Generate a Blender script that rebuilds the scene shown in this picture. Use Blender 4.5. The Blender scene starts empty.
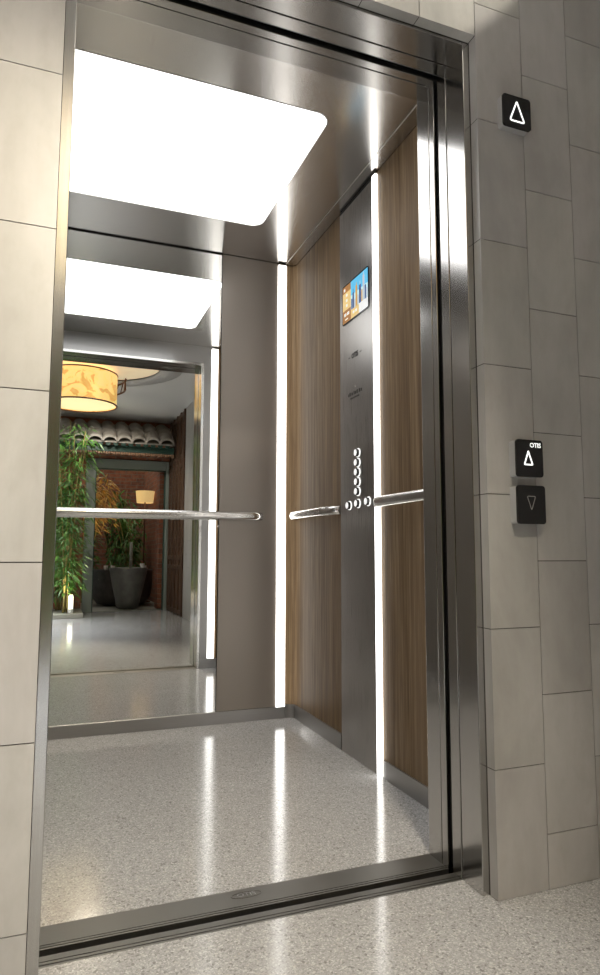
import bpy, bmesh, math, random
from mathutils import Vector, Matrix
random.seed(7)
PI = math.pi
S = bpy.context.scene
COL = S.collection

# ------------------------------------------------------------------ materials
def mat(name):
    m = bpy.data.materials.new(name); m.use_nodes = True
    nt = m.node_tree; nt.nodes.clear()
    o = nt.nodes.new('ShaderNodeOutputMaterial'); b = nt.nodes.new('ShaderNodeBsdfPrincipled')
    nt.links.new(b.outputs[0], o.inputs[0])
    return m, nt, b

def plain(name, col, rough=.5, metal=0, spec=.5, **kw):
    m, nt, b = mat(name)
    b.inputs['Base Color'].default_value = (*col, 1); b.inputs['Roughness'].default_value = rough
    b.inputs['Metallic'].default_value = metal; b.inputs['Specular IOR Level'].default_value = spec
    for k, v in kw.items(): b.inputs[k.replace('_', ' ')].default_value = v
    return m

def emit(name, col, s):
    m, nt, b = mat(name)
    b.inputs['Base Color'].default_value = (*[c*.8 for c in col], 1); b.inputs['Roughness'].default_value = .5
    b.inputs['Emission Color'].default_value = (*col, 1); b.inputs['Emission Strength'].default_value = s
    return m

def pos(nt, scale):
    g = nt.nodes.new('ShaderNodeNewGeometry'); v = nt.nodes.new('ShaderNodeVectorMath'); v.operation = 'MULTIPLY'
    nt.links.new(g.outputs['Position'], v.inputs[0]); v.inputs[1].default_value = scale
    return v.outputs[0]

def noise(nt, scale, det=4, rough=.6, s=1.0, dist=0):
    n = nt.nodes.new('ShaderNodeTexNoise'); nt.links.new(pos(nt, scale), n.inputs['Vector'])
    n.inputs['Scale'].default_value = s; n.inputs['Detail'].default_value = det
    n.inputs['Roughness'].default_value = rough; n.inputs['Distortion'].default_value = dist
    return n.outputs['Fac']

def ramp(nt, fac, stops):
    r = nt.nodes.new('ShaderNodeValToRGB'); nt.links.new(fac, r.inputs[0])
    e = r.color_ramp.elements
    while len(e) < len(stops): e.new(.5)
    for i, (p, c) in enumerate(stops):
        e[i].position = p; e[i].color = (*c, 1) if len(c) == 3 else c
    return r.outputs[0]

def mrange(nt, fac, a, b, c, d):
    r = nt.nodes.new('ShaderNodeMapRange'); nt.links.new(fac, r.inputs[0])
    for i, v in enumerate((a, b, c, d)): r.inputs[i+1].default_value = v
    return r.outputs[0]

def mix(nt, fac, a, b, mode='MIX'):
    m = nt.nodes.new('ShaderNodeMix'); m.data_type = 'RGBA'; m.blend_type = mode
    for sock, v in ((m.inputs[0], fac), (m.inputs[6], a), (m.inputs[7], b)):
        if isinstance(v, bpy.types.NodeSocket): nt.links.new(v, sock)
        elif isinstance(v, (int, float)): sock.default_value = v
        else: sock.default_value = (*v, 1)
    return m.outputs[2]

def bump(nt, b, h, st, dist=.001):
    n = nt.nodes.new('ShaderNodeBump'); nt.links.new(h, n.inputs['Height'])
    n.inputs['Strength'].default_value = st; n.inputs['Distance'].default_value = dist
    nt.links.new(n.outputs[0], b.inputs['Normal'])

def steel(name, col, rough, axis='z', rv=.06, bs=.15, metal=1.0):
    m, nt, b = mat(name)
    sc = {'z': (900, 900, 6), 'x': (6, 900, 900), 'y': (900, 6, 900)}[axis]
    f = noise(nt, sc, 3, .6)
    c2 = tuple(c*.88 for c in col)
    nt.links.new(ramp(nt, f, [(.3, c2), (.7, col)]), b.inputs['Base Color'])
    nt.links.new(mrange(nt, f, .3, .7, rough-rv, rough+rv), b.inputs['Roughness'])
    b.inputs['Metallic'].default_value = metal
    bump(nt, b, f, bs, .0002)
    return m

M = {}
M['reveal'] = steel('reveal_steel', (.60, .59, .575), .17, 'z', .01, .0)
M['reveal_x'] = steel('reveal_steel_horizontal', (.47, .46, .445), .19, 'x', .01, .0)
M['sill'] = steel('sill_metal', (.235, .225, .205), .42, 'x', .06, .3)
M['ceil'] = steel('brushed_ceiling_steel', (.64, .625, .605), .22, 'y', .03, .04)
M['panel'] = plain('satin_panel_steel', (.275, .243, .215), .30, .5)
M['satin'] = plain('satin_return_steel', (.36, .355, .35), .32, .9)
M['cop'] = steel('brushed_panel_steel', (.50, .485, .47), .30, 'z', .05, .12)
M['skirt'] = steel('skirting_steel', (.42, .41, .40), .34, 'x', .04, .08)
M['chrome'] = plain('polished_chrome', (.70, .69, .67), .22, 1)
M['mirror'] = plain('mirror_glass', (.90, .91, .90), .0, 1)
M['black'] = plain('black_gap', (.006, .006, .006), .7)
M['rubber'] = plain('dark_rubber', (.02, .02, .02), .5)
M['blackglass'] = plain('black_glass', (.012, .012, .013), .12)
M['acrylic'] = plain('frosted_acrylic', (.42, .42, .41), .2)
M['cap'] = emit('button_cap_glint', (1, 1, .98), .75)  # emission stands in for the white reflection on the button caps
M['white'] = emit('lit_white_symbol', (1, 1, .98), 1.05)
M['grey_mark'] = plain('grey_symbol', (.30, .29, .27), .5)
M['ink'] = plain('dark_engraving', (.03, .027, .025), .5)
M['pane'] = emit('ceiling_light_diffuser', (1, 1, 1), 3.2)
M['led'] = emit('light_strip_diffuser', (1, .985, .95), 5.0)
M['bead'] = plain('pale_bead', (.62, .60, .57), .3, .6)

def wood():
    m, nt, b = mat('oak_veneer')
    f = noise(nt, (70, 70, 1.3), 6, .68, 1, .4)
    g = noise(nt, (260, 260, 5), 3, .6)
    w = noise(nt, (9, 9, .35), 2, .5)
    c = ramp(nt, f, [(.32, (.105, .065, .032)), (.5, (.222, .148, .078)), (.69, (.345, .246, .142))])
    c = mix(nt, mrange(nt, g, .35, .7, 0, .72), c, (.07, .040, .021))
    c = mix(nt, mrange(nt, w, .4, .65, 0, .35), c, (.27, .195, .13))
    nt.links.new(c, b.inputs['Base Color']); b.inputs['Roughness'].default_value = .5
    b.inputs['Specular IOR Level'].default_value = .12
    bump(nt, b, g, .25, .0004)
    return m
M['wood'] = wood()

def terrazzo(name):
    m, nt, b = mat(name)
    v = nt.nodes.new('ShaderNodeTexVoronoi'); nt.links.new(pos(nt, (1, 1, 1)), v.inputs['Vector']); v.inputs['Scale'].default_value = 330
    v2 = nt.nodes.new('ShaderNodeTexVoronoi'); nt.links.new(pos(nt, (1, 1, 1)), v2.inputs['Vector']); v2.inputs['Scale'].default_value = 215
    n = noise(nt, (2.2, 2.2, 2.2), 5, .6)
    s1 = nt.nodes.new('ShaderNodeSeparateColor'); nt.links.new(v.outputs['Color'], s1.inputs[0])
    s2 = nt.nodes.new('ShaderNodeSeparateColor'); nt.links.new(v2.outputs['Color'], s2.inputs[0])
    c = ramp(nt, s1.outputs[0], [(0, (.285, .283, .282)), (.45, (.37, .37, .372)), (.85, (.43, .43, .432)), (1, (.60, .60, .60))])
    c = mix(nt, mrange(nt, s2.outputs[1], .92, .95, 0, .5), c, (.09, .083, .078))
    c = mix(nt, mrange(nt, s2.outputs[0], .95, .97, 0, .5), c, (.55, .53, .50))
    c = mix(nt, mrange(nt, n, .35, .7, 0, .2), c, (.29, .28, .268))
    nt.links.new(c, b.inputs['Base Color'])
    b.inputs['Roughness'].default_value = .13
    b.inputs['Specular IOR Level'].default_value = .62
    return m
M['floor'] = terrazzo('terrazzo')

def tilemat():
    m, nt, b = mat('stone_tile')
    a = nt.nodes.new('ShaderNodeVertexColor'); a.layer_name = 'tint'
    n = noise(nt, (5, 5, 2.2), 6, .58, 1, .3)
    n2 = noise(nt, (26, 26, 14), 5, .6)
    c = ramp(nt, n, [(.33, (.325, .318, .305)), (.5, (.40, .393, .378)), (.66, (.455, .448, .435))])
    c = mix(nt, mrange(nt, n2, .50, .75, 0, .28), c, (.31, .295, .265))
    n3 = noise(nt, (34, 34, 1.1), 3, .5); c = mix(nt, mrange(nt, n3, .4, .7, 0, .12), c, (.30, .285, .26))
    c = mix(nt, 1.0, c, a.outputs[0], 'MULTIPLY')
    nt.links.new(c, b.inputs['Base Color'])
    b.inputs['Roughness'].default_value = .30
    bump(nt, b, n2, .08, .001)
    return m
M['tile'] = tilemat()
M['grout'] = plain('grout', (.06, .055, .05), .9)
M['plaster'] = plain('ceiling_plaster', (.55, .54, .52), .8)

def brick():
    m, nt, b = mat('red_brick')
    g = nt.nodes.new('ShaderNodeNewGeometry'); sp = nt.nodes.new('ShaderNodeSeparateXYZ'); nt.links.new(g.outputs['Position'], sp.inputs[0])
    ad = nt.nodes.new('ShaderNodeMath'); nt.links.new(sp.outputs[0], ad.inputs[0]); nt.links.new(sp.outputs[1], ad.inputs[1])
    cb = nt.nodes.new('ShaderNodeCombineXYZ'); nt.links.new(ad.outputs[0], cb.inputs[0]); nt.links.new(sp.outputs[2], cb.inputs[1])
    t = nt.nodes.new('ShaderNodeTexBrick'); nt.links.new(cb.outputs[0], t.inputs['Vector'])
    t.inputs['Scale'].default_value = 1; t.inputs['Brick Width'].default_value = .21; t.inputs['Row Height'].default_value = .07
    t.inputs['Mortar Size'].default_value = .006
    t.inputs['Color1'].default_value = (.30, .085, .04, 1); t.inputs['Color2'].default_value = (.16, .05, .03, 1); t.inputs['Mortar'].default_value = (.17, .14, .11, 1)
    n = noise(nt, (14, 14, 14), 4)
    nt.links.new(mix(nt, mrange(nt, n, .4, .7, 0, .5), t.outputs[0], (.42, .20, .11)), b.inputs['Base Color'])
    b.inputs['Roughness'].default_value = .8
    return m
M['brick'] = brick()

def leafmat(name, c1, c2):
    m, nt, b = mat(name)
    n = noise(nt, (9, 9, 9), 3)
    nt.links.new(ramp(nt, n, [(.35, c1), (.65, c2)]), b.inputs['Base Color'])
    b.inputs['Roughness'].default_value = .42
    b.inputs['Subsurface Weight'].default_value = 0
    return m
M['leaf'] = leafmat('bamboo_leaf', (.035, .11, .018), (.12, .27, .045))
M['leaf2'] = leafmat('autumn_leaf', (.50, .24, .05), (.75, .55, .18))
M['culm'] = plain('bamboo_culm', (.28, .22, .07), .4)
M['rooftile'] = leafmat('clay_roof_tile', (.24, .215, .19), (.36, .33, .29))
M['green_wood'] = plain('dark_green_painted_wood', (.02, .055, .042), .35)
M['doorframe'] = plain('grey_green_door_metal', (.20, .225, .20), .4)
M['pattern'] = plain('carved_gilt', (.30, .17, .10), .5)
M['glass'] = plain('clear_glass', (1, 1, 1), .0, 0, .5, Transmission_Weight=1.0, IOR=1.02)
M['darkwood'] = plain('dark_lattice_wood', (.085, .045, .026), .45)
M['stone'] = leafmat('basin_stone', (.045, .043, .040), (.085, .08, .075))
M['stone_light'] = leafmat('basin_pot_stone', (.12, .115, .105), (.17, .165, .15))
M['ceramic'] = plain('white_ceramic', (.8, .78, .74), .3)
M['pale_stone'] = plain('pale_planter_stone', (.33, .32, .28), .6)
M['uplight'] = emit('uplight_lens', (1, .93, .75), 4)
M['warm_shade'] = emit('cream_lamp_shade', (1, .68, .28), .55)
M['disc'] = emit('lantern_glow_disc', (1, .80, .52), .55)
M['bronze'] = plain('bronze_rim', (.12, .05, .025), .4, .3)

def shade():
    m, nt, b = mat('floral_lantern_shade')
    n = noise(nt, (6, 6, 7), 3, .5, 1, 1.5); n2 = noise(nt, (3, 3, 3), 2)
    c = ramp(nt, n, [(.40, (1.0, .69, .25)), (.55, (1.0, .63, .20)), (.60, (.66, .38, .09)), (.72, (.80, .48, .16))])
    nt.links.new(c, b.inputs['Emission Color']); nt.links.new(c, b.inputs['Base Color'])
    b.inputs['Emission Strength'].default_value = .80
    return m
M['shade'] = shade()
M['shade_in'] = emit('lantern_diffuser', (1, .80, .42), .9)

# screen content colours (a lit display)
SC = {k: emit('screen_'+k, c, s*.6) for k, c, s in (
    ('sky', (.10, .50, .80), .9), ('haze', (.55, .78, .85), .9), ('tower_dark', (.05, .10, .30), .6), ('tower_gold', (.65, .40, .10), .8),
    ('tower_pale', (.55, .60, .65), .8), ('brown', (.42, .19, .05), .7), ('tan', (.80, .58, .24), .8), ('white', (.85, .86, .85), .9),
    ('text', (.95, .9, .8), 1.0))}

# ------------------------------------------------------------------ mesh helpers
class B:
    def __init__(s): s.bm = bmesh.new(); s.n = 0
    def box(s, x0, x1, y0, y1, z0, z1, mi=0):
        v = [s.bm.verts.new((x, y, z)) for z in (z0, z1) for y in (y0, y1) for x in (x0, x1)]
        for q in ((0, 2, 3, 1), (4, 5, 7, 6), (0, 1, 5, 4), (2, 6, 7, 3), (0, 4, 6, 2), (1, 3, 7, 5)):
            f = s.bm.faces.new([v[i] for i in q]); f.material_index = mi
        return s
    def prism(s, pts, axis, a, b, mi=0):
        def P(p, t):
            return {'x': (t, p[0], p[1]), 'y': (p[0], t, p[1]), 'z': (p[0], p[1], t)}[axis]
        v0 = [s.bm.verts.new(P(p, a)) for p in pts]; v1 = [s.bm.verts.new(P(p, b)) for p in pts]
        n = len(pts)
        fs = [s.bm.faces.new(v0), s.bm.faces.new(v1[::-1])]
        for i in range(n): fs.append(s.bm.faces.new((v0[i], v1[i], v1[(i+1) % n], v0[(i+1) % n])))
        for f in fs: f.material_index = mi
        return s
    def ring(s, outer, inner, axis, a, b, mi=0):       # prism with a hole, same vertex count
        def P(p, t): return {'x': (t, p[0], p[1]), 'y': (p[0], t, p[1]), 'z': (p[0], p[1], t)}[axis]
        L = [[s.bm.verts.new(P(p, t)) for p in pts] for pts in (outer, inner) for t in (a, b)]
        n = len(outer)
        for i in range(n):
            j = (i+1) % n
            for A, C in ((L[0], L[1]), (L[3], L[2]), (L[1], L[3]), (L[2], L[0])):
                s.bm.faces.new((A[i], C[i], C[j], A[j])).material_index = mi
        return s
    def lathe(s, prof, c, n=32, axis='z', mi=0, cap=True):
        c = Vector(c); rings = []
        for r, h in prof:
            rg = []
            for i in range(n):
                a = 2*PI*i/n; u, v = r*math.cos(a), r*math.sin(a)
                d = {'z': (u, v, h), 'x': (h, u, v), 'y': (u, h, v)}[axis]
                rg.append(s.bm.verts.new(c+Vector(d)))
            rings.append(rg)
        for A, C in zip(rings, rings[1:]):
            for i in range(n):
                f = s.bm.faces.new((A[i], A[(i+1) % n], C[(i+1) % n], C[i])); f.smooth = True; f.material_index = mi
        if cap:
            for rg in (rings[0], rings[-1]): s.bm.faces.new(rg).material_index = mi
        return s
    def tube(s, pts, r, n=12, flat=1.0, mi=0, cap=True):   # r number or list; flat scales the z half
        pts = [Vector(p) for p in pts]; rings = []
        for k, p in enumerate(pts):
            a = pts[max(k-1, 0)]; b = pts[min(k+1, len(pts)-1)]
            t = (b-a).normalized(); up = Vector((0, 0, 1)) if abs(t.z) < .9 else Vector((1, 0, 0))
            e1 = t.cross(up).normalized(); e2 = e1.cross(t)
            rr = r[k] if isinstance(r, (list, tuple)) else r
            rings.append([s.bm.verts.new(p+e1*(rr*flat*math.cos(2*PI*i/n))+e2*(rr*math.sin(2*PI*i/n))) for i in range(n)])
        for A, C in zip(rings, rings[1:]):
            for i in range(n):
                f = s.bm.faces.new((A[i], A[(i+1) % n], C[(i+1) % n], C[i])); f.smooth = True; f.material_index = mi
        if cap:
            for rg in (rings[0], rings[-1]): s.bm.faces.new(rg).material_index = mi
        return s
    def torus(s, c, R, r, n=40, m=8, axis='z', mi=0):
        c = Vector(c); rings = []
        for i in range(n):
            a = 2*PI*i/n; rg = []
            for j in range(m):
                b = 2*PI*j/m; q = R+r*math.cos(b); u, v, w = q*math.cos(a), q*math.sin(a), r*math.sin(b)
                rg.append(s.bm.verts.new(c+Vector({'z': (u, v, w), 'x': (w, u, v), 'y': (u, w, v)}[axis])))
            rings.append(rg)
        for i in range(n):
            A, C = rings[i], rings[(i+1) % n]
            for j in range(m):
                f = s.bm.faces.new((A[j], C[j], C[(j+1) % m], A[(j+1) % m])); f.smooth = True; f.material_index = mi
        return s
    def out(s, name, mats, parent=None, bevel=0, smooth=False):
        bm = s.bm
        bmesh.ops.recalc_face_normals(bm, faces=bm.faces)
        co = [v.co for v in bm.verts]
        lo = Vector([min(c[i] for c in co) for i in range(3)]); hi = Vector([max(c[i] for c in co) for i in range(3)])
        o0 = Vector(((lo.x+hi.x)/2, (lo.y+hi.y)/2, lo.z))
        for v in bm.verts: v.co -= o0
        me = bpy.data.meshes.new(name); 
        if smooth:
            for f in bm.faces: f.smooth = True
        bm.to_mesh(me); bm.free()
        for m in (mats if isinstance(mats, (list, tuple)) else [mats]): me.materials.append(m)
        o = bpy.data.objects.new(name, me); COL.objects.link(o)
        if parent is not None:
            o.parent = parent; base = Vector(parent.location)
            pp = parent.parent
            while pp is not None: base += Vector(pp.location); pp = pp.parent
            o.location = o0-base
        else: o.location = o0
        if bevel:
            b = o.modifiers.new('bevel', 'BEVEL'); b.width = bevel; b.segments = 2; b.limit_method = 'ANGLE'
        return o

def rrect(cx, cy, w, h, r, n=6):
    p = []
    for sx, sy, a0 in ((1, 1, 0), (-1, 1, 90), (-1, -1, 180), (1, -1, 270)):
        for k in range(n+1):
            a = math.radians(a0+90*k/n); p.append((cx+sx*(w/2-r)+r*math.cos(a), cy+sy*(h/2-r)+r*math.sin(a)))
    return p

def tag(o, label=None, cat=None, group=None, kind=None):
    for k, v in (('label', label), ('category', cat), ('group', group), ('kind', kind)):
        if v: o[k] = v
    return o
def thing(name, loc, label, cat, group=None, kind=None):
    o = bpy.data.objects.new(name, None); COL.objects.link(o); o.location = loc; o.empty_display_size = .05
    return tag(o, label, cat, group, kind)
def struct(o): o['kind'] = 'structure'; return o

def text_mesh(name, txt, size, origin, ux, uz, depth, m, parent, bold=.0):
    """lettering laid on the plane spanned by ux (reading direction) and uz (up), centred on origin"""
    c = bpy.data.curves.new(name, 'FONT'); c.body = txt; c.size = size; c.extrude = depth; c.offset = bold
    c.align_x = 'CENTER'; c.align_y = 'CENTER'; c.resolution_u = 3
    t = bpy.data.objects.new(name+'_tmp', c); COL.objects.link(t)
    bpy.context.view_layer.update()
    dg = bpy.context.evaluated_depsgraph_get()
    me = bpy.data.meshes.new_from_object(t.evaluated_get(dg))
    bpy.data.objects.remove(t); bpy.data.curves.remove(c)
    ux, uz = Vector(ux).normalized(), Vector(uz).normalized(); n = ux.cross(uz)
    base = Vector(parent.location); pp = parent.parent
    while pp is not None: base += Vector(pp.location); pp = pp.parent
    R = Matrix((ux, uz, n)).transposed()
    for v in me.vertices: v.co = R @ v.co
    me.materials.clear(); me.materials.append(m)
    o = bpy.data.objects.new(name, me); COL.objects.link(o); o.parent = parent; o.location = Vector(origin)-base
    return o

# ------------------------------------------------------------------ dimensions
XL, XR = .009, .957          # clear opening
ZH = 2.1086                  # clear height
TP = 1.29                    # tile face
D = 3.0095                   # car back
W = 1.1227                   # car right wall
WL = -.45                    # car left wall
H = 2.25                     # car ceiling
CF = 1.548                   # car front, inside
LY0, LX0, LX1, LH = -3.1, -2.6, 1.54, 2.6

# ------------------------------------------------------------------ facade wall with stone tiles
def facade():
    b = B(); g = .0022
    tints = []
    def tile(x0, x1, z0, z1):
        if x1-x0 < .01 or z1-z0 < .01: return
        n0 = len(b.bm.faces)
        b.box(x0+g/2, x1-g/2, TP, TP+.028, z0+g/2, z1-g/2, 0)
        t = random.uniform(.90, 1.06); tints.append((t, t*random.uniform(.985, 1.0), t*random.uniform(.96, 1.0)))
    cols_r = [.975, 1.120, 1.2745, 1.4295, LX1]
    cols_l = [-.012-.155*k for k in range(17)]+[LX0]
    cols_h = [-.012, .19, .345, .50, .655, .81, .966]
    def rows(ph, lo, hi):
        zs = [z for z in [ph+.3205*k for k in range(-1, 9)] if lo+.01 < z < hi-.01]
        return [lo]+zs+[hi]
    for k in range(len(cols_r)-1):
        ph = .285 if k % 2 == 0 else .124
        lo_x = cols_r[k]
        r = rows(ph, 0, LH)
        for z0, z1 in zip(r, r[1:]): tile(lo_x, cols_r[k+1], z0, z1)
    for k in range(len(cols_l)-1):
        r = rows(.124 if k % 2 == 0 else .285, 0, LH)
        for z0, z1 in zip(r, r[1:]): tile(cols_l[k+1], cols_l[k], z0, z1)
    for k in range(6):
        r = rows(.124 if k % 2 else .285, 2.115, LH)
        if k % 2 == 0: r = [2.115]+[z for z in (2.21, 2.5305)]+[LH]
        if k == 5: r = [2.115, 2.365, LH]
        if k == 4: r = [2.115, 2.21, 2.5305, LH]
        for z0, z1 in zip(r, r[1:]): tile(cols_h[k], cols_h[k+1]+(.009 if k == 5 else 0), z0, z1)
    nt_ = len(b.bm.faces)
    y0, y1 = TP+.003, TP+.0295
    # grout bed between and behind the tiles
    for x0, x1, z0, z1 in ((LX0, -.0135, 0, LH), (.9765, LX1, 0, LH), (-.0135, .9765, 2.1165, LH)):
        b.box(x0, x1, y0, y1+.005, z0, z1, 1)
    o = b.out('wall_facade', [M['tile'], M['grout']])
    me = o.data; ca = me.color_attributes.new('tint', 'FLOAT_COLOR', 'CORNER')
    for p in me.polygons:
        i = p.index//6
        t = tints[i] if p.index < nt_ else (1, 1, 1)
        for li in p.loop_indices: ca.data[li].color = (*t, 1)
    struct(o)
facade()

# lobby shell
struct(B().box(LX0, LX1+.1, LY0, 1.402, -.05, 0).out('floor', M['floor']))
struct(B().box(LX0-.1, LX1+.1, LY0-.1, TP+.03, LH, LH+.05).out('ceiling', M['plaster']))
def plainwall(name, *a, m=None):
    b = B(); b.box(*a); o = b.out(name, m or M['plaster'])
    return struct(o)
def tiled_side():
    b = B(); n = 0; y = 1.288; k = 0
    while y > -2.03:
        y2 = max(y-.155, -2.03); ph = .285 if k % 2 else .124
        zs = [0]+[ph+.3205*i for i in range(9) if .01 < ph+.3205*i < LH-.01]+[LH]
        for z0, z1 in zip(zs, zs[1:]): b.box(LX1, LX1+.02, y2+.001, y-.001, z0+.001, z1-.001); n += 1
        y = y2; k += 1
    b.box(LX1+.003, LX1+.05, -2.03, 1.288, 0, LH, 1)
    o = b.out('wall_right', [M['tile'], M['grout']])
    ca = o.data.color_attributes.new('tint', 'FLOAT_COLOR', 'CORNER')
    for c in ca.data: c.color = (1, 1, 1, 1)
    struct(o)
tiled_side()
plainwall('wall_left', LX0-.05, LX0, LY0, TP, 0, LH)
# back wall of the lobby: brick left of the glass door, header above
b = B(); b.box(LX0, .40, LY0-.1, LY0, 0, LH); b.box(.40, LX1, LY0-.1, LY0, 2.06, LH)
struct(b.out('wall_back', M['brick']))

# ------------------------------------------------------------------ landing door frame
fr = thing('door_frame', ((XL+XR)/2, 1.36, 0), 'brushed steel landing door frame lining the tiled lift opening', 'door frame')
def jamb(side):
    x = XR if side > 0 else XL; s = side
    b = B()
    def seg(y0, y1, dx=0.0, t=.0225):
        xa, xb = sorted((x+s*dx, x+s*(dx+t))); b.box(xa, xb, y0, y1, 0, ZH+.018)
    seg(1.3205, 1.3985); seg(1.4025, 1.4400, 0)
    return b
jamb(1).out('jamb', M['reveal'], fr, .0015); jamb(-1).out('jamb', M['reveal'], fr, .0015)
for s, x in ((1, XR), (-1, XL)):
    xa, xb = sorted((x+s*.012, x+s*.030)); 
    B().box(xa, xb, 1.396, 1.405, 0, ZH+.02).out('joint_seal', M['rubber'], fr)
b = B(); b.box(XL, XR, 1.3205, 1.3985, ZH, ZH+.018); b.box(XL, XR, 1.4025, 1.4400, ZH, ZH+.018)
b.out('header', M['reveal_x'], fr, .0012)
B().box(XL, XR, 1.397, 1.404, ZH+.006, ZH+.016).out('joint_seal', M['rubber'], fr)
# landing doors slid open into their pockets: only their leading edges show as the dark gap
for s, x, l in ((1, XR, 'right'), (-1, XL, 'left')):
    xa, xb = sorted((x+s*.022, x+s*.30))
    o = B().box(xa, xb, 1.444, 1.458, .003, 2.12).out('sliding_door', M['rubber'])
    tag(o, 'dark edge of the sliding door slid open behind the %s jamb' % l, 'door')
# car door frame
cf = thing('car_door_frame', ((XL+XR)/2, 1.505, 0), 'steel lift car front frame behind the black running gap', 'door frame')
for s, x in ((1, XR), (-1, XL)):
    b = B()
    for y0, y1 in ((1.4620, 1.4855), (1.4885, CF)):
        xa, xb = sorted((x, x+s*.02)); b.box(xa, xb, y0, y1, 0, ZH+.02)
    b.out('jamb', M['reveal'], cf, .0015)
    xa, xb = sorted((x+s*.004, x+s*.03)); B().box(xa, xb, 1.484, 1.490, 0, ZH).out('joint_seal', M['rubber'], cf)
b = B(); b.box(XL, XR, 1.4620, 1.4855, ZH, ZH+.02); b.box(XL, XR, 1.4885, CF, ZH, ZH+.02)
b.out('header', M['reveal_x'], cf, .0012)
B().box(XL, XR, 1.484, 1.490, ZH+.004, ZH+.02).out('joint_seal', M['rubber'], cf)
# black closure above and beside the running gap
struct(B().box(XL-.3, XR+.3, 1.441, 1.461, 2.135, 2.16).out('trim_1', M['black']))

# sills
ls = thing('landing_sill', (.483, 1.421, -.03), 'grooved metal sill strip at the lobby floor edge', 'sill')
b = B(); b.box(XL-.002, XR+.004, 1.4025, 1.4395, -.03, -.003)
for y0, y1 in ((1.4025, 1.4085), (1.411, 1.419), (1.4215, 1.4395)): b.box(XL-.002, XR+.004, y0, y1, -.003, 0)
b.out('sill_plate', M['sill'], ls)
cs = thing('car_sill', (.483, 1.505, -.03), 'wide brushed metal sill at the lift car threshold with raised oval badge', 'sill')
b = B(); b.box(XL-.002, XR+.002, 1.4615, CF+.001, -.03, -.002)
for y0, y1 in ((1.4615, 1.467), (1.470, 1.476), (1.4785, CF+.001)): b.box(XL-.002, XR+.002, y0, y1, -.002, 0)
b.out('sill_plate', M['sill'], cs)
badge_c = (.452, 1.521)
n = 40
el = [(badge_c[0]+.037*math.cos(2*PI*i/n), badge_c[1]+.0135*math.sin(2*PI*i/n)) for i in range(n)]
el2 = [(badge_c[0]+.035*math.cos(2*PI*i/n), badge_c[1]+.0117*math.sin(2*PI*i/n)) for i in range(n)]
B().ring(el, el2, 'z', -.0005, .0008).out('badge_ring', M['sill'], cs)
text_mesh('badge_lettering', 'OTIS', .021, (badge_c[0], badge_c[1], .0005), (1, 0, 0), (0, 1, 0), .0004, M['skirt'], cs, .0004)
b = B(); b.box(XL-.3, XR+.3, 1.39, 1.56, -.09, -.06)
for xa, xb in ((XR+.0305, XR+.3), (XL-.3, XL-.0305)):
    b.box(xa, xb, 1.403, 1.443, -.06, 2.13); b.box(xa, xb, 1.459, 1.53, -.06, 2.13)
    b.box(*((xb-.005, xb) if xa > 0 else (xa, xa+.005)), 1.443, 1.459, -.06, 2.13)
for xa, xb in ((XR+.0045, XR+.0305), (XL-.0305, XL-.0045)): b.box(xa, xb, 1.403, 1.43, -.06, 0); b.box(xa, xb, 1.475, 1.535, -.06, 0)
struct(b.out('gap_closure', M['black']))  # unseen black boxes added to stop light leaking in beside the sills

# ------------------------------------------------------------------ car shell
struct(B().box(WL, W+.02, CF+.001, D+.02, -.03, 0).out('floor_car', M['floor']))
# right wall: oak panelling with a small coved back corner
R = .03
b = B()
b.box(W, W+.02, CF, D-R, 0, H-.003)
pts = [(W+.02, D-R), (W, D-R)]+[(W-R+R*math.cos(a), D-R+R*math.sin(a)) for a in [PI/2*k/8 for k in range(1, 9)]]+[(1.077, D), (1.077, D+.02), (W+.02, D+.02)]
b.prism(pts, 'z', 0, H-.003)
struct(b.out('wall_car_right', M['wood']))
b = B(); b.box(1.077, W, CF-.012, CF, .062, H-.003)
struct(b.out('wall_car_front_corner', M['wood']))
b = B(); b.box(WL-.02, WL, CF-.012, D+.02, 0, H+.03)
struct(b.out('wall_car_left', M['panel']))
b = B(); b.box(WL, 1.077, D+.002, D+.02, 0, H+.03)
struct(b.out('wall_car_back', M['black']))
b = B(); b.box(WL, XL-.02, CF-.012, CF, 0, H+.03); b.box(XR+.02, 1.077, CF-.012, CF, 0, H+.03); b.box(XL-.02, XR+.02, CF-.012, CF, ZH+.0205, H+.03)
struct(b.out('wall_car_front', M['satin']))
# skirting
sk = .062
b = B(); b.box(WL, 1.076, D-.005, D+.001, 0, sk-.008); struct(b.out('baseboard_back', M['skirt'], None, .001))
b = B(); b.box(W-.006, W, 2.450, D-R, 0, sk)
pts = [(W, D-R), (W-.006, D-R)]+[(W-R+(R-.006)*math.cos(a), D-R+(R-.006)*math.sin(a)) for a in [PI/2*k/8 for k in range(1, 9)]]+[(1.077, D-.006), (1.077, D)]+[(W-R+R*math.cos(a), D-R+R*math.sin(a)) for a in [PI/2*k/8 for k in range(8, 0, -1)]]
b.prism(pts, 'z', 0, sk)
b.box(W-.006, W, CF+.006, 2.104, 0, sk)
struct(b.out('baseboard_right', M['skirt']))
b = B(); b.box(XR+.021, W-.006, CF, CF+.006, 0, sk); b.box(WL, XL-.021, CF, CF+.006, 0, sk); struct(b.out('baseboard_front', M['skirt']))
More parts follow.
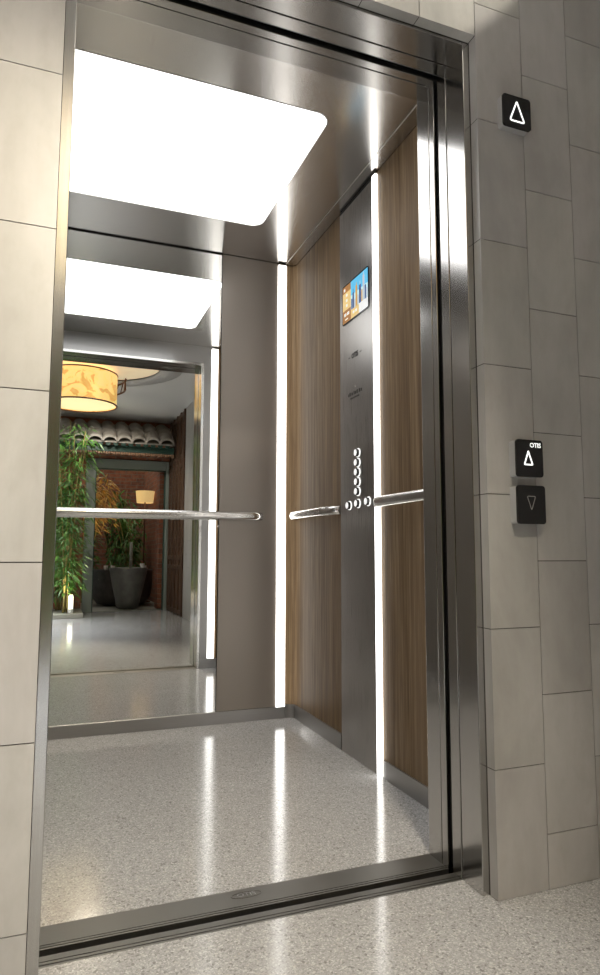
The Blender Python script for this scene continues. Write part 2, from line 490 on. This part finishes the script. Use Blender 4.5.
# ceiling: steel panel with the light opening, then a perimeter strip
LXa, LXb, LYa, LYb = -.165, .835, 1.8795, 2.688
lo = rrect((LXa+LXb)/2, (LYa+LYb)/2, LXb-LXa, LYb-LYa, .055, 8)
def ray_to_rect(p, c, x0, x1, y0, y1):
    dx, dy = p[0]-c[0], p[1]-c[1]; t = 1e9
    if dx > 1e-9: t = min(t, (x1-c[0])/dx)
    if dx < -1e-9: t = min(t, (x0-c[0])/dx)
    if dy > 1e-9: t = min(t, (y1-c[1])/dy)
    if dy < -1e-9: t = min(t, (y0-c[1])/dy)
    return (c[0]+dx*t, c[1]+dy*t)
# rectangle outline sharing the vertex count (corners snapped)
c0 = ((LXa+LXb)/2, (LYa+LYb)/2); x0, x1, y0, y1 = WL, 1.0685, CF, D+.002
out = []
per = 9
corners = [(x1, y1), (x0, y1), (x0, y0), (x1, y0)]
for ci, cn in enumerate(corners):
    for k in range(per):
        p = lo[ci*per+k]; 
        if k == per//2: out.append(cn)
        elif k < per//2: out.append((cn[0], p[1]) if ci in (0, 2) else (p[0], cn[1]))
        else: out.append((p[0], cn[1]) if ci in (0, 2) else (cn[0], p[1]))
struct(B().ring(out, lo, 'z', H, H+.012).out('ceiling_car', M['ceil']))
struct(B().box(1.0685, 1.0715, CF, D, H-.0015, H+.006).out('trim_3', M['bead']))  # pale strip stands in for the highlight along the ceiling edge
struct(B().box(1.0717, W+.02, CF, D+.02, H-.001, H+.006).out('trim_4', M['ceil']))
cl = thing('ceiling_light', (c0[0], c0[1], H), 'large white glowing rounded panel light set in the lift ceiling', 'ceiling light')
B().prism(lo, 'z', H+.002, H+.010).out('diffuser', M['pane'], cl)
B().ring(rrect(c0[0], c0[1], LXb-LXa, LYb-LYa, .055, 8), rrect(c0[0], c0[1], LXb-LXa-.006, LYb-LYa-.006, .053, 8), 'z', H-.0012, H+.002).out('rim', M['bead'], cl)

# back wall: mirror, steel panel
mi = thing('mirror', (.14, D, .055), 'full height mirror on the lift back wall reflecting the lobby', 'mirror')
B().box(WL+.002, .7365, D-.002, D+.0015, .056, 2.2425).out('mirror_glass', M['mirror'], mi)
B().box(WL+.002, .7365, D-.0025, D+.0015, .0545, .056).out('bottom_edge', M['bead'], mi)
tag(B().box(.7405, 1.028, D-.004, D+.0015, .056, H-.0022).out('wall_panel', M['panel'], None, .001),
    'satin grey-brown steel wall panel between the mirror and the corner light strip', 'wall panel')

# light strips
def strip(loc, dims, label, axis):
    x0, x1, y0, y1, z0, z1 = dims
    t = thing('light_strip', loc, label, 'light strip', 'vertical light strips in the lift car')
    B().box(*dims).out('diffuser', M['led'], t, .001)
    if axis == 'x':
        B().box(x0, x1, y0, y1, z1, z1+.006).out('end_cap', M['bead'], t)
    else:
        B().box(x0, x1, y0, y1, z1, z1+.006).out('end_cap', M['bead'], t)
strip((1.052, D, .056), (1.030, 1.071, D-.014, D+.0015, .056, 2.238), 'glowing vertical light strip in the back corner of the lift car', 'x')
strip((W, 2.12, 0), (W-.012, W, 2.106, 2.133, .002, 2.236), 'glowing vertical light strip on the oak wall beside the button panel', 'y')
strip((1.052, CF, .064), (1.030, 1.075, CF, CF+.009, .064, 2.238), 'bright vertical light strip beside the doorway, seen only in the mirror', 'x')

# ------------------------------------------------------------------ car operating panel
PX = W-.006
PY0, PY1 = 2.1385, 2.4450
cop = thing('control_panel', (W, (PY0+PY1)/2, 0), 'tall brushed steel lift control panel with screen and round buttons', 'control panel')
B().box(PX, W, PY0, PY1, .001, 2.233).out('face_plate', M['cop'], cop, .001)
B().box(PX+.001, W, PY0-.002, PY1, 2.233, 2.2455).out('shadow_gap', M['black'], cop)
# display: reading direction runs towards -y
def sq(b, u0, u1, v0, v1, k, lift):    # u 0..1 left to right, v 0..1 bottom to top
    ya, yb = SY1-(SY1-SY0)*u0, SY1-(SY1-SY0)*u1
    za, zb = SZ0+(SZ1-SZ0)*v0, SZ0+(SZ1-SZ0)*v1
    b.box(PX-.0035-lift, PX-.003, yb, ya, za, zb, k)
SY0, SY1, SZ0, SZ1 = 2.178, 2.4085, 1.736, 1.893
scr = B().prism(rrect((SY0+SY1)/2, (SZ0+SZ1)/2, SY1-SY0+.012, SZ1-SZ0+.012, .012), 'x', PX-.003, PX).out('display_screen', M['blackglass'], cop)
keys = ['sky', 'haze', 'tower_dark', 'tower_gold', 'tower_pale', 'brown', 'tan', 'white', 'text']
K = {k: i for i, k in enumerate(keys)}
b = B()
sq(b, 0, .34, .82, 1, K['brown'], 0); sq(b, 0, .34, .34, .82, K['tan'], 0); sq(b, 0, .34, 0, .34, K['brown'], 0)
sq(b, .34, .66, 0, .24, K['tan'], 0); sq(b, .66, 1, 0, .24, K['white'], 0)
sq(b, .34, 1, .62, 1, K['sky'], 0); sq(b, .34, 1, .24, .62, K['haze'], 0)
for u0, u1, v, k in ((.36, .40, .52, 'tower_dark'), (.41, .47, .66, 'tower_dark'), (.43, .45, .76, 'tower_dark'), (.48, .52, .46, 'tower_pale'), (.53, .60, .78, 'tower_gold'),
                     (.555, .575, .86, 'tower_gold'), (.61, .66, .5, 'tower_pale'), (.67, .75, .72, 'tower_dark'), (.70, .72, .82, 'tower_pale'), (.76, .80, .55, 'tower_gold'),
                     (.81, .88, .90, 'tower_pale'), (.835, .855, .98, 'tower_pale'), (.89, .94, .6, 'tower_dark'), (.95, .99, .5, 'tower_pale')):
    sq(b, u0, u1, .24, v, K[k], .0004)
for u0, u1, v0, v1 in ((.05, .11, .87, .94), (.14, .20, .70, .77), (.14, .20, .56, .63), (.14, .20, .42, .49), (.06, .15, .18, .26), (.18, .27, .18, .26), (.10, .22, .07, .10), (.42, .48, .10, .17), (.52, .58, .10, .17)):
    sq(b, u0, u1, v0, v1, K['text'], .0004)
b.out('display_picture', [SC[k] for k in keys], scr)
# lettering
TY = 2.3115*.9945+.0035
text_mesh('maker_lettering', 'OTIS', .028, (PX-.0006, 2.302, 1.578), (0, -1, 0), (0, 0, 1), .0004, M['ink'], cop, .0012)
B().box(PX-.0008, PX, 2.346, 2.362, 1.5765, 1.5795).out('dash_mark', M['ink'], cop)
B().box(PX-.0008, PX, 2.242, 2.258, 1.5765, 1.5795).out('dash_mark', M['ink'], cop)
b = B()
random.seed(3)
y = 2.366
while y > 2.245:                      # first engraved line, too small to read
    w_ = random.choice((.006, .009, .011)); h_ = random.choice((.012, .015)); b.box(PX-.0006, PX, y-w_, y, 1.417, 1.417+h_); y -= w_+random.choice((.004, .005, .009))
y = 2.345
while y > 2.268:
    w_ = random.choice((.004, .006)); b.box(PX-.0006, PX, y-w_, y, 1.402, 1.402+.007); y -= w_+.0035
b.out('engraved_notice', M['ink'], cop)
B().lathe([(.0055, -.001), (.0055, 0)], (PX, 2.300, 1.448), 16, 'x').out('indicator_dot', M['chrome'], cop)
btn0 = None
spots = [(2.279, z) for z in (1.176, 1.137, 1.099, 1.061, 1.023)]+[(2.358, .973), (2.279, .976), (2.193, .978)]
for i, (y, z) in enumerate(spots):
    if btn0 is None:
        bt = B().lathe([(.0150, 0), (.0150, -.0125), (.0143, -.0132)], (PX, y, z), 28, 'x', 0, False).out('button', M['blackglass'], cop)
        cap = B().lathe([(.0130, -.0132), (.0005, -.0136)], (PX, y, z), 24, 'x', 0, False).out('button_cap', M['cap'], bt)
        halo = B().lathe([(.0182, 0), (.0182, -.0025), (.0158, -.0030), (.0151, -.001)], (PX, y, z), 28, 'x', 0, False).out('lit_ring', M['white'], bt)
        btn0 = bt; off = bt.location.copy(); base = (y, z)
    else:
        c = btn0.copy(); COL.objects.link(c); c.parent = cop
        c.location = off+Vector((0, y-base[0], z-base[1]))
        for ch in (cap, halo):
            d = ch.copy(); COL.objects.link(d); d.parent = c

# ------------------------------------------------------------------ handrails
def rail(pts, label, posts):
    t = thing('handrail', Vector(pts[0]), label, 'handrail', 'chrome handrails in the lift car')
    P = [Vector(p) for p in pts]
    # rounded elbows
    q = [P[0]]
    for i in range(1, len(P)-1):
        a = (P[i-1]-P[i]).normalized()*.012; c = (P[i+1]-P[i]).normalized()*.012
        for k in range(5):
            s = k/4; q.append(P[i]+a*(1-s)**2+c*s**2)
    q.append(P[-1])
    B().tube(q, .0185, 20, .62).out('rail', M['chrome'], t)
    for p, e in posts: B().tube([p, e], .007, 12).out('wall_post', M['chrome'], t)
RZ = .957
rail([(.946, D-.016, RZ), (.905, D-.05, RZ), (-.37, D-.05, RZ), (-.41, D-.018, RZ)], 'long chrome handrail crossing in front of the mirror and back panel',
     [((.80, D-.05, RZ), (.80, D-.004, RZ)), ((-.25, D-.05, RZ), (-.25, D-.003, RZ))])
rx = W-.048
rail([(W-.003, 2.975, .960), (rx, 2.92, .960), (rx, 2.545, .960), (PX-.003, 2.445, .960)], 'short chrome handrail on the oak wall between back corner and button panel',
     [((rx, 2.86, .960), (W, 2.86, .960)), ((rx, 2.6, .960), (W, 2.6, .960))])
rail([(W-.013, 2.10, .964), (rx, 2.055, .964), (rx, 1.66, .964), (W-.003, 1.60, .964)], 'chrome handrail on the oak wall nearest the doorway',
     [((rx, 1.99, .964), (W, 1.99, .964)), ((rx, 1.72, .964), (W, 1.72, .964))])

# ------------------------------------------------------------------ hall fixtures on the tiled wall
def fixture(name, cx, cz, w, h, depth, label, cat, group=None):
    t = thing(name, (cx, TP, cz-h/2), label, cat, group)
    yb = TP; yf = TP-depth
    B().prism(rrect(cx, cz, w*.975, h*.975, .006), 'y', yf+.006, yb).out('housing', M['acrylic'], t)
    B().prism(rrect(cx, cz, w, h, .008), 'y', yf, yf+.006).out('face_plate', M['blackglass'], t, .0008)
    return t, yf
def tri(t, yf, cx, cz, w, h, th, up, m):
    """rounded triangle outline"""
    s = 1 if up else -1
    P = [Vector((cx, cz+s*h/2)), Vector((cx-w/2, cz-s*h/2)), Vector((cx+w/2, cz-s*h/2))]
    pts = []
    for i in range(3):
        p = P[i]; a = (P[i-1]-p).normalized()*w*.20; c = (P[(i+1) % 3]-p).normalized()*w*.20
        for k in range(6):
            s_ = k/5; v = p+a*(1-s_)**2+c*s_**2; pts.append((v.x, v.y))
    # inward offset towards the centroid-ish by line offsets
    n = len(pts); inn = []
    area = sum(pts[i][0]*pts[(i+1) % n][1]-pts[(i+1) % n][0]*pts[i][1] for i in range(n)); sg = 1 if area > 0 else -1
    for i in range(n):
        p0, p2 = Vector(pts[i-1]), Vector(pts[(i+1) % n]); d = (p2-p0).normalized()
        inn.append((pts[i][0]-sg*d.y*th, pts[i][1]+sg*d.x*th))
    B().ring(pts, inn, 'y', yf-.0008, yf).out('arrow', m, t)
t, yf = fixture('hall_indicator', 1.082, 1.916, .087, .087, .024, 'black square hall lantern with lit up arrow high on the tiled wall', 'indicator')
tri(t, yf, 1.081, 1.918, .052, .062, .0042, True, M['white'])
t, yf = fixture('call_button', 1.0815, 1.0135, .080, .0915, .029, 'upper black lift call button with lit white up arrow', 'call button', 'hall call buttons')
tri(t, yf, 1.0765, 1.0155, .030, .039, .0036, True, M['white'])
text_mesh('lettering', 'OTIS', .0158, (1.0985, yf-.0004, 1.0455), (1, 0, 0), (0, 0, 1), .0003, M['white'], t, .0002)
t, yf = fixture('call_button', 1.0825, .9005, .084, .0935, .029, 'lower black lift call button with dim grey down arrow', 'call button', 'hall call buttons')
tri(t, yf, 1.0815, .9035, .027, .036, .0014, False, M['grey_mark'])

# ------------------------------------------------------------------ lobby, seen in the mirror
# floral drum lantern
LC = (.235, -.65)
ln = thing('drum_lantern', (LC[0], LC[1], 2.24), 'yellow floral drum lantern glowing at the lobby ceiling, seen in the mirror', 'lantern')
r = .335; z0, z1 = 2.235, 2.545
B().lathe([(r, z0), (r, z1)], (LC[0], LC[1], 0), 64, 'z', 0, False).out('lamp_shade', M['shade'], ln)
B().lathe([(.001, z0+.012), (r-.006, z0+.012)], (LC[0], LC[1], 0), 48, 'z', 0, False).out('diffuser', M['shade_in'], ln)
B().torus((LC[0], LC[1], z0), r, .008, 64).out('rim', M['bronze'], ln)
B().torus((LC[0], LC[1], z1), r, .007, 64).out('rim', M['bronze'], ln)
b = B(); AR = [math.radians(-175+185*k/40) for k in range(41)]
for z in (2.42, 2.52): b.tube([(LC[0]+.415*math.cos(a), LC[1]+.415*math.sin(a), z) for a in AR], .009, 8)
for a in AR[::3]: b.tube([(LC[0]+.415*math.cos(a), LC[1]+.415*math.sin(a), 2.42), (LC[0]+.415*math.cos(a+.13), LC[1]+.415*math.sin(a+.13), 2.52)], .006, 6)
for a in (0, -PI/2, -PI):
     b.tube([(LC[0]+.33*math.cos(a), LC[1]+.33*math.sin(a), 2.52), (LC[0]+.415*math.cos(a), LC[1]+.415*math.sin(a), 2.52)], .005, 6)
b.out('outer_hoop', M['bronze'], ln)
B().tube([(LC[0], LC[1], 2.50), (LC[0], LC[1], 2.6)], .02, 12).out('hanger', M['bronze'], ln)
dl = thing('ceiling_tray', (.35, -.36, 2.58), 'large shallow round tray on the lobby ceiling, lantern glow put in as emission, in the mirror', 'ceiling tray')
B().lathe([(.001, 2.588), (.60, 2.588), (.60, 2.6)], (.35, -.36, 0), 64, 'z', 0, False).out('diffuser', M['disc'], dl)  # emission stands in for lantern light falling on the ceiling tray
B().lathe([(.60, 2.575), (.82, 2.575), (.82, 2.6), (.60, 2.6)], (.35, -.36, 0), 64, 'z', 0, False).out('outer_ring', M['plaster'], dl)

# glass door to the courtyard
gd = thing('glass_door', (1.0, LY0-.04, 0), 'grey-green framed glass door to the planted courtyard, seen in the mirror', 'door')
b = B(); b.box(.415, .535, LY0-.09, LY0+.02, 0, 2.05); b.box(1.475, LX1-.022, LY0-.09, LY0+.02, 0, 2.05); b.box(.535, 1.475, LY0-.09, LY0+.02, 1.925, 2.05)
b.out('frame', M['doorframe'], gd, .004)
b = B(); b.box(.535, .548, LY0-.07, LY0-.01, 0, 1.925); b.box(1.462, 1.475, LY0-.07, LY0-.01, 0, 1.925); b.box(.548, 1.462, LY0-.07, LY0-.01, 1.912, 1.925)
b.out('inner_trim', M['green_wood'], gd)
B().box(.548, 1.462, LY0-.045, LY0-.037, .01, 1.912).out('glass_pane', M['glass'], gd)
# wood lattice panel on the right wall
lt = thing('lattice_panel', (LX1, -2.5, 0), 'tall dark carved wooden lattice screen on the side wall, seen in the mirror', 'screen')
B().box(LX1+.001, LX1+.04, -3.08, -2.035, 0, LH).out('backboard', M['darkwood'], lt)
b = B()
for y in (-3.07, -2.82, -2.57, -2.32, -2.07): b.box(LX1-.02, LX1+.001, y-.02, y+.02, 0, LH)
for z in (.04, .6, .72, 1.9, 2.02, 2.55): b.box(LX1-.015, LX1+.001, -3.07, -2.05, z-.025, z+.025)
for k in range(9):
    z = .85+k*.12; b.box(LX1-.008, LX1+.001, -3.05, -2.08, z, z+.012)
b.out('lattice', M['darkwood'], lt, .002)
# roof-tile eave above the glass door
ev = thing('tiled_eave', (.9, -2.9, 2.1), 'clay tiled roof eave over the glass door, seen in the mirror', 'eave')
b = B()
for k in range(9):
    x = -.06+k*.182
    # S-shaped pan: half round cover tile with flared lip
    for j, (ya, za, yb, zb) in enumerate(((LY0+.01, 2.575, -2.92, 2.485), (-2.94, 2.53, -2.72, 2.40), (-2.76, 2.43, -2.56, 2.28))):
        pr, sec = [], []
        for i in range(11):
            a = PI*i/10; sec.append((x+.082*math.cos(a), .062*math.sin(a)))
        va = [b.bm.verts.new((sx, ya, za+sz-.06)) for sx, sz in sec]; vb = [b.bm.verts.new((x+(sx-x)*1.12, yb, zb+sz*1.15-.06)) for sx, sz in sec]
        vc = [b.bm.verts.new((x+(sx-x)*.95, yb, zb+sz*.95-.075)) for sx, sz in sec]
        for i in range(10):
            f = b.bm.faces.new((va[i], va[i+1], vb[i+1], vb[i])); f.smooth = True
            b.bm.faces.new((vb[i], vb[i+1], vc[i+1], vc[i]))
b.out('cover_tiles', M['rooftile'], ev)
b = B()
b.prism([(LY0+.01, 2.53), (-2.60, 2.215), (-2.60, 2.20), (LY0+.01, 2.50)], 'x', -.16, LX1-.03)
b.out('pan_tiles', M['rooftile'], ev)
b = B()
for k in range(17):
    x = -.11+k*.095; b.lathe([(.033, -.008), (.033, .008)], (x, -2.62, 2.195), 12, 'y')
b.out('end_tiles', M['green_wood'], ev)
B().box(-.16, LX1-.03, -2.78, -2.70, 2.10, 2.185).out('beam', M['green_wood'], ev)
b = B()
for k in range(52):
    x = -.14+k*.032; b.box(x, x+.02, -2.785, -2.775+.08, 2.062+.006*(k % 3), 2.095)
b.out('carved_band', M['pattern'], ev)

# bamboo
def bamboo(name, base, h, nc, nl, spread, label, seed, group=None, leafm='leaf', lean=(0, 0), ls=1.0, zmin=.12, box=None):
    rnd = random.Random(seed)
    t = thing(name, (base[0], base[1], base[2]), label, 'bamboo' if leafm == 'leaf' else 'shrub', group)
    stems = []
    for k in range(nc):
        p0 = Vector((base[0]+rnd.uniform(-.05, .05), base[1]+rnd.uniform(-.05, .05), base[2]))
        dx, dy = rnd.uniform(-spread, spread)+lean[0], rnd.uniform(-spread, spread)*.6+lean[1]
        hh = h*rnd.uniform(.75, 1)
        pts = [p0+Vector((dx*(s/8)**1.7, dy*(s/8)**1.7, hh*s/8)) for s in range(9)]
        stems.append(pts)
        b = B().tube(pts, [.009-.0006*i for i in range(9)], 8)
        for s in range(1, 8): b.torus(pts[s], .009-.0006*s, .0015, 10, 4)
        b.out('culm', M['culm'], t)
    b = B()
    for i in range(nl):
        pts = rnd.choice(stems); s = rnd.uniform(zmin, 1)*8; k = min(int(s), 7); p = pts[k].lerp(pts[k+1], s-k)
        a = rnd.uniform(0, 2*PI); rr = rnd.uniform(.02, .20)*ls
        d = Vector((math.cos(a), math.sin(a), 0))
        q = p+d*rr+Vector((0, 0, rnd.uniform(-.08, .06)))
        L = rnd.uniform(.07, .14)*ls; wd = L*.085*rnd.uniform(.9, 1.4)
        a2 = a+rnd.uniform(-.8, .8); d2 = Vector((math.cos(a2), math.sin(a2), rnd.uniform(-1.1, .0))).normalized()
        sd = d2.cross(Vector((rnd.uniform(-.6, .6), rnd.uniform(-.6, .6), 1))).normalized()
        up = sd.cross(d2)*wd*.5
        v = [b.bm.verts.new(c) for c in (q, q+d2*L*.35+sd*wd, q+d2*L*.4+up, q+d2*L*.35-sd*wd, q+d2*L-Vector((0, 0, L*.15)))]
        if box and any(not (box[0] < w_.co.x < box[1] and box[2] < w_.co.y < box[3] and w_.co.z < box[4]) for w_ in v):
            for w_ in v: b.bm.verts.remove(w_)
            continue
        for f in ((0, 1, 2), (0, 2, 3), (1, 4, 2), (2, 4, 3)):
            b.bm.faces.new([v[j] for j in f])
    o = b.out('foliage', M[leafm], t); o['kind'] = 'stuff'
    return t
bamboo('bamboo_plant', (.215, -2.42, .06), 2.45, 6, 1500, .20, 'lit bamboo clump beside the glass door, nearest its frame, in the mirror', 11, 'bamboo clumps by the lobby wall', box=(-.01, .62, -2.56, -1.9, 2.5))
bamboo('bamboo_plant', (-.36, -2.40, .06), 1.9, 6, 1100, .22, 'darker bamboo clump left of the lit one, mostly hidden behind the lift jamb', 12, 'bamboo clumps by the lobby wall', box=(-1, -.02, -2.68, -1.9, 2.04))
bamboo('bamboo_plant', (.12, -2.82, .06), 1.9, 6, 1300, .14, 'bamboo clump hard against the brick wall behind the lit one, in the mirror', 13, 'bamboo clumps by the lobby wall', box=(-.1, .39, -3.06, -2.58, 2.05))
pl = thing('planter_bed', (.0, -2.65, 0), 'low pale stone planting bed at the foot of the bamboo', 'planter')
B().box(-.5, .40, -3.08, -2.28, 0, .055).out('curb', M['pale_stone'], pl, .008)
up = thing('uplight', (.255, -2.36, .055), 'small glowing white garden light tube at the foot of the bamboo', 'spotlight')
B().lathe([(.03, 0), (.034, .05), (.028, .055)], (.255, -2.36, .056), 20, 'z', 0, False).out('housing', M['ceramic'], up)
B().lathe([(.026, .05), (.026, .20), (.020, .22), (.0005, .222)], (.255, -2.36, .056), 20, 'z', 0, False).out('glass_tube', M['uplight'], up)

# courtyard
struct(B().box(-1.5, 4, -7, LY0-.1, -.05, -.001).out('floor_courtyard', M['pale_stone']))
struct(B().box(-1.5, 4, -7.1, -7, 0, 4).out('wall_courtyard_back', M['brick']))
struct(B().box(1.56, 1.66, -6, LY0-.12, 0, 3.2).out('wall_courtyard_right', M['brick']))
tag(B().box(1.425, 1.559, -3.55, -3.30, 0, 2.6).out('brick_pier', M['brick']), 'slim red brick pier just beyond the right edge of the glass door', 'pier')
bs = thing('stone_basin', (1.03, -4.235, 0), 'wide dark round stone basin beyond the glass door, in the mirror', 'basin')
B().lathe([(.25, 0), (.36, .03), (.43, .14), (.455, .32), (.45, .50), (.46, .53), (.42, .53), (.40, .44), (.001, .42)], (1.03, -4.235, 0), 56, 'z', 0, False).out('bowl', M['stone'], bs)
pt = thing('tapered_pot', (1.045, -3.50, 0), 'grey tapered stone pot with thin post standing before the dark basin', 'pot')
B().lathe([(.12, 0), (.155, .02), (.17, .12), (.225, .36), (.262, .545), (.27, .57), (.24, .57), (.225, .52), (.001, .51)], (1.045, -3.50, 0), 48, 'z', 0, False).out('pot_body', M['stone_light'], pt)
B().tube([(1.075, -3.50, .50), (1.075, -3.50, .93)], .022, 14).out('post', M['pale_stone'], pt)
lab = {0: 'leftmost small white cup on the basin rim', 1: 'second small white cup from the left on the basin rim', 2: 'small white cup just right of the basin post', 3: 'rightmost small white cup on the basin rim'}
cup0 = None
for k, (x, y, z) in enumerate(((.765, -3.882, .5301), (.86, -3.83, .5301), (1.21, -3.305, .5701), (1.315, -3.90, .5301))):
    if cup0 is None:
        cup0 = thing('cup', (x, y, z), lab[k], 'cup', 'small white cups on the basin')
        cb = B().lathe([(.012, 0), (.022, .006), (.030, .035), (.032, .062), (.028, .062), (.022, .012), (.0005, .010)], (x, y, z), 24, 'z', 0, False).out('cup_body', M['ceramic'], cup0)
    else:
        c = cup0.copy(); COL.objects.link(c); c.location = (x, y, z); c['label'] = lab[k]
        d = cb.copy(); COL.objects.link(d); d.parent = c
for x, y, sd, l, mm, hh in ((.45, -5.45, 31, 'green bamboo beyond the basin at the left, in the courtyard', 'leaf', 2.3), (1.15, -6.25, 32, 'green bamboo directly behind the basin post, in the courtyard', 'leaf', 2.0),
                 (1.22, -5.1, 33, 'green bamboo beyond the basin beside the brick wall', 'leaf', 1.45)):
    bamboo('bamboo_plant', (x, y, 0), hh, 6, 1300, .35, l, sd, 'bamboo clumps in the courtyard', mm, ls=1.5, zmin=.05, box={31: (-.3, .9, -5.9, -5.07, 3), 32: (.92, 1.54, -6.8, -5.75, 3), 33: (1.06, 1.54, -5.7, -4.82, 3)}[sd])
bamboo('autumn_shrub', (.50, -4.80, 0), 2.1, 6, 900, .22, 'golden orange leaved shrub glowing behind the upper glass of the door', 34, None, 'leaf2', ls=1.4, zmin=.62, lean=(.15, 0), box=(.1, 1.05, -5.05, -4.6, 3))
tl = thing('table_lamp', (1.40, -4.64, 0), 'cream drum lamp shade glowing in the courtyard beyond the door', 'lamp')
B().lathe([(.13, 1.58), (.15, 1.58+.19)], (1.40, -4.64, 0), 32, 'z', 0, False).out('lamp_shade', M['warm_shade'], tl)
B().tube([(1.40, -4.64, .03), (1.40, -4.64, 1.70)], .012, 10).out('pole', M['bronze'], tl)
B().lathe([(.12, 0), (.12, .02), (.02, .035)], (1.40, -4.64, 0), 24, 'z').out('base', M['bronze'], tl)

# ------------------------------------------------------------------ lights
def spot(name, loc, target, energy, angle, blend, col, size=.05):
    l = bpy.data.lights.new(name, 'SPOT'); l.energy = energy; l.spot_size = math.radians(angle); l.spot_blend = blend; l.color = col; l.shadow_soft_size = size
    o = bpy.data.objects.new(name, l); COL.objects.link(o); o.location = loc
    o.rotation_euler = (Vector(target)-Vector(loc)).to_track_quat('-Z', 'Y').to_euler(); return o
def area(name, loc, target, energy, sx, sy, col, spread=180):
    l = bpy.data.lights.new(name, 'AREA'); l.shape = 'RECTANGLE'; l.size = sx; l.size_y = sy; l.energy = energy; l.color = col
    o = bpy.data.objects.new(name, l); COL.objects.link(o); o.location = loc
    o.rotation_euler = (Vector(target)-Vector(loc)).to_track_quat('-Z', 'Y').to_euler(); l.spread = math.radians(spread); return o
def point(name, loc, energy, col, size=.1):
    l = bpy.data.lights.new(name, 'POINT'); l.energy = energy; l.color = col; l.shadow_soft_size = size
    o = bpy.data.objects.new(name, l); COL.objects.link(o); o.location = loc; return o
spot('left_tile_fill', (.42, -.25, 2.5), (-.40, 1.29, .05), 335, 78, .8, (1, .895, .72), .12)  # unseen lamp added to brighten the left tiles and the floor
spot('header_fill_spot', (.87, .412, 2.498), (.561, 1.29, 2.7335), 28, 90.4, .05, (1, .93, .80), .02)  # added lamp without fixture; its cone edge draws the diagonal shadow line
area('lobby_fill', (-1.35, -1.2, 2.57), (-1.35, -1.2, 0), 150, 2.0, 2.0, (.97, .985, 1), 80)  # fill added out of view to raise the lobby's ambient level
spot('bamboo_uplight', (.265, -2.20, .10), (.22, -2.42, .8), 45, 70, .6, (1, .88, .62), .03)
area('courtyard_light', (.8, -5.0, 3.6), (.9, -4.4, 0), 34, 2.0, 2.0, (1, .93, .80))
spot('eave_fill', (.45, -1.75, 2.57), (.65, -2.5, .9), 60, 120, .6, (1, .93, .82), .05)  # extra lamp added to lift the eave, bamboo leaves and lobby floor
spot('autumn_spot', (.65, -3.7, .6), (.6, -4.8, 1.75), 40, 70, .6, (1, .75, .4), .05)

w = bpy.data.worlds.new('World'); S.world = w; w.use_nodes = True
w.node_tree.nodes['Background'].inputs[0].default_value = (.55, .62, .60, 1); w.node_tree.nodes['Background'].inputs[1].default_value = .25

# ------------------------------------------------------------------ camera
f, pit, yaw, rol, h = 649.362, .1005, .3655, .0023, .7831
cp, sp, cy, sy = math.cos(pit), math.sin(pit), math.cos(yaw), math.sin(yaw)
F = Vector((sy*cp, cy*cp, sp)); Rr = Vector((cy, -sy, 0)); U = Rr.cross(F)
r_ = Rr*math.cos(rol)+U*math.sin(rol); u_ = U*math.cos(rol)-Rr*math.sin(rol)
cam = bpy.data.cameras.new('camera'); co = bpy.data.objects.new('camera', cam); COL.objects.link(co)
co.matrix_world = Matrix(((r_.x, u_.x, -F.x, 0), (r_.y, u_.y, -F.y, 0), (r_.z, u_.z, -F.z, h), (0, 0, 0, 1)))
cam.sensor_fit = 'VERTICAL'; cam.sensor_height = 36; cam.lens = f*36/975; cam.clip_start = .02
S.camera = co
S.view_settings.view_transform = 'Standard'; S.view_settings.look = 'None'; S.view_settings.gamma = 1; S.view_settings.use_curve_mapping = False
S.view_settings.exposure = 0
S.cycles.max_bounces = 14; S.cycles.glossy_bounces = 8; S.cycles.transmission_bounces = 8; S.cycles.transparent_max_bounces = 8
S.cycles.sample_clamp_indirect = 4
S.cycles.use_denoising = True
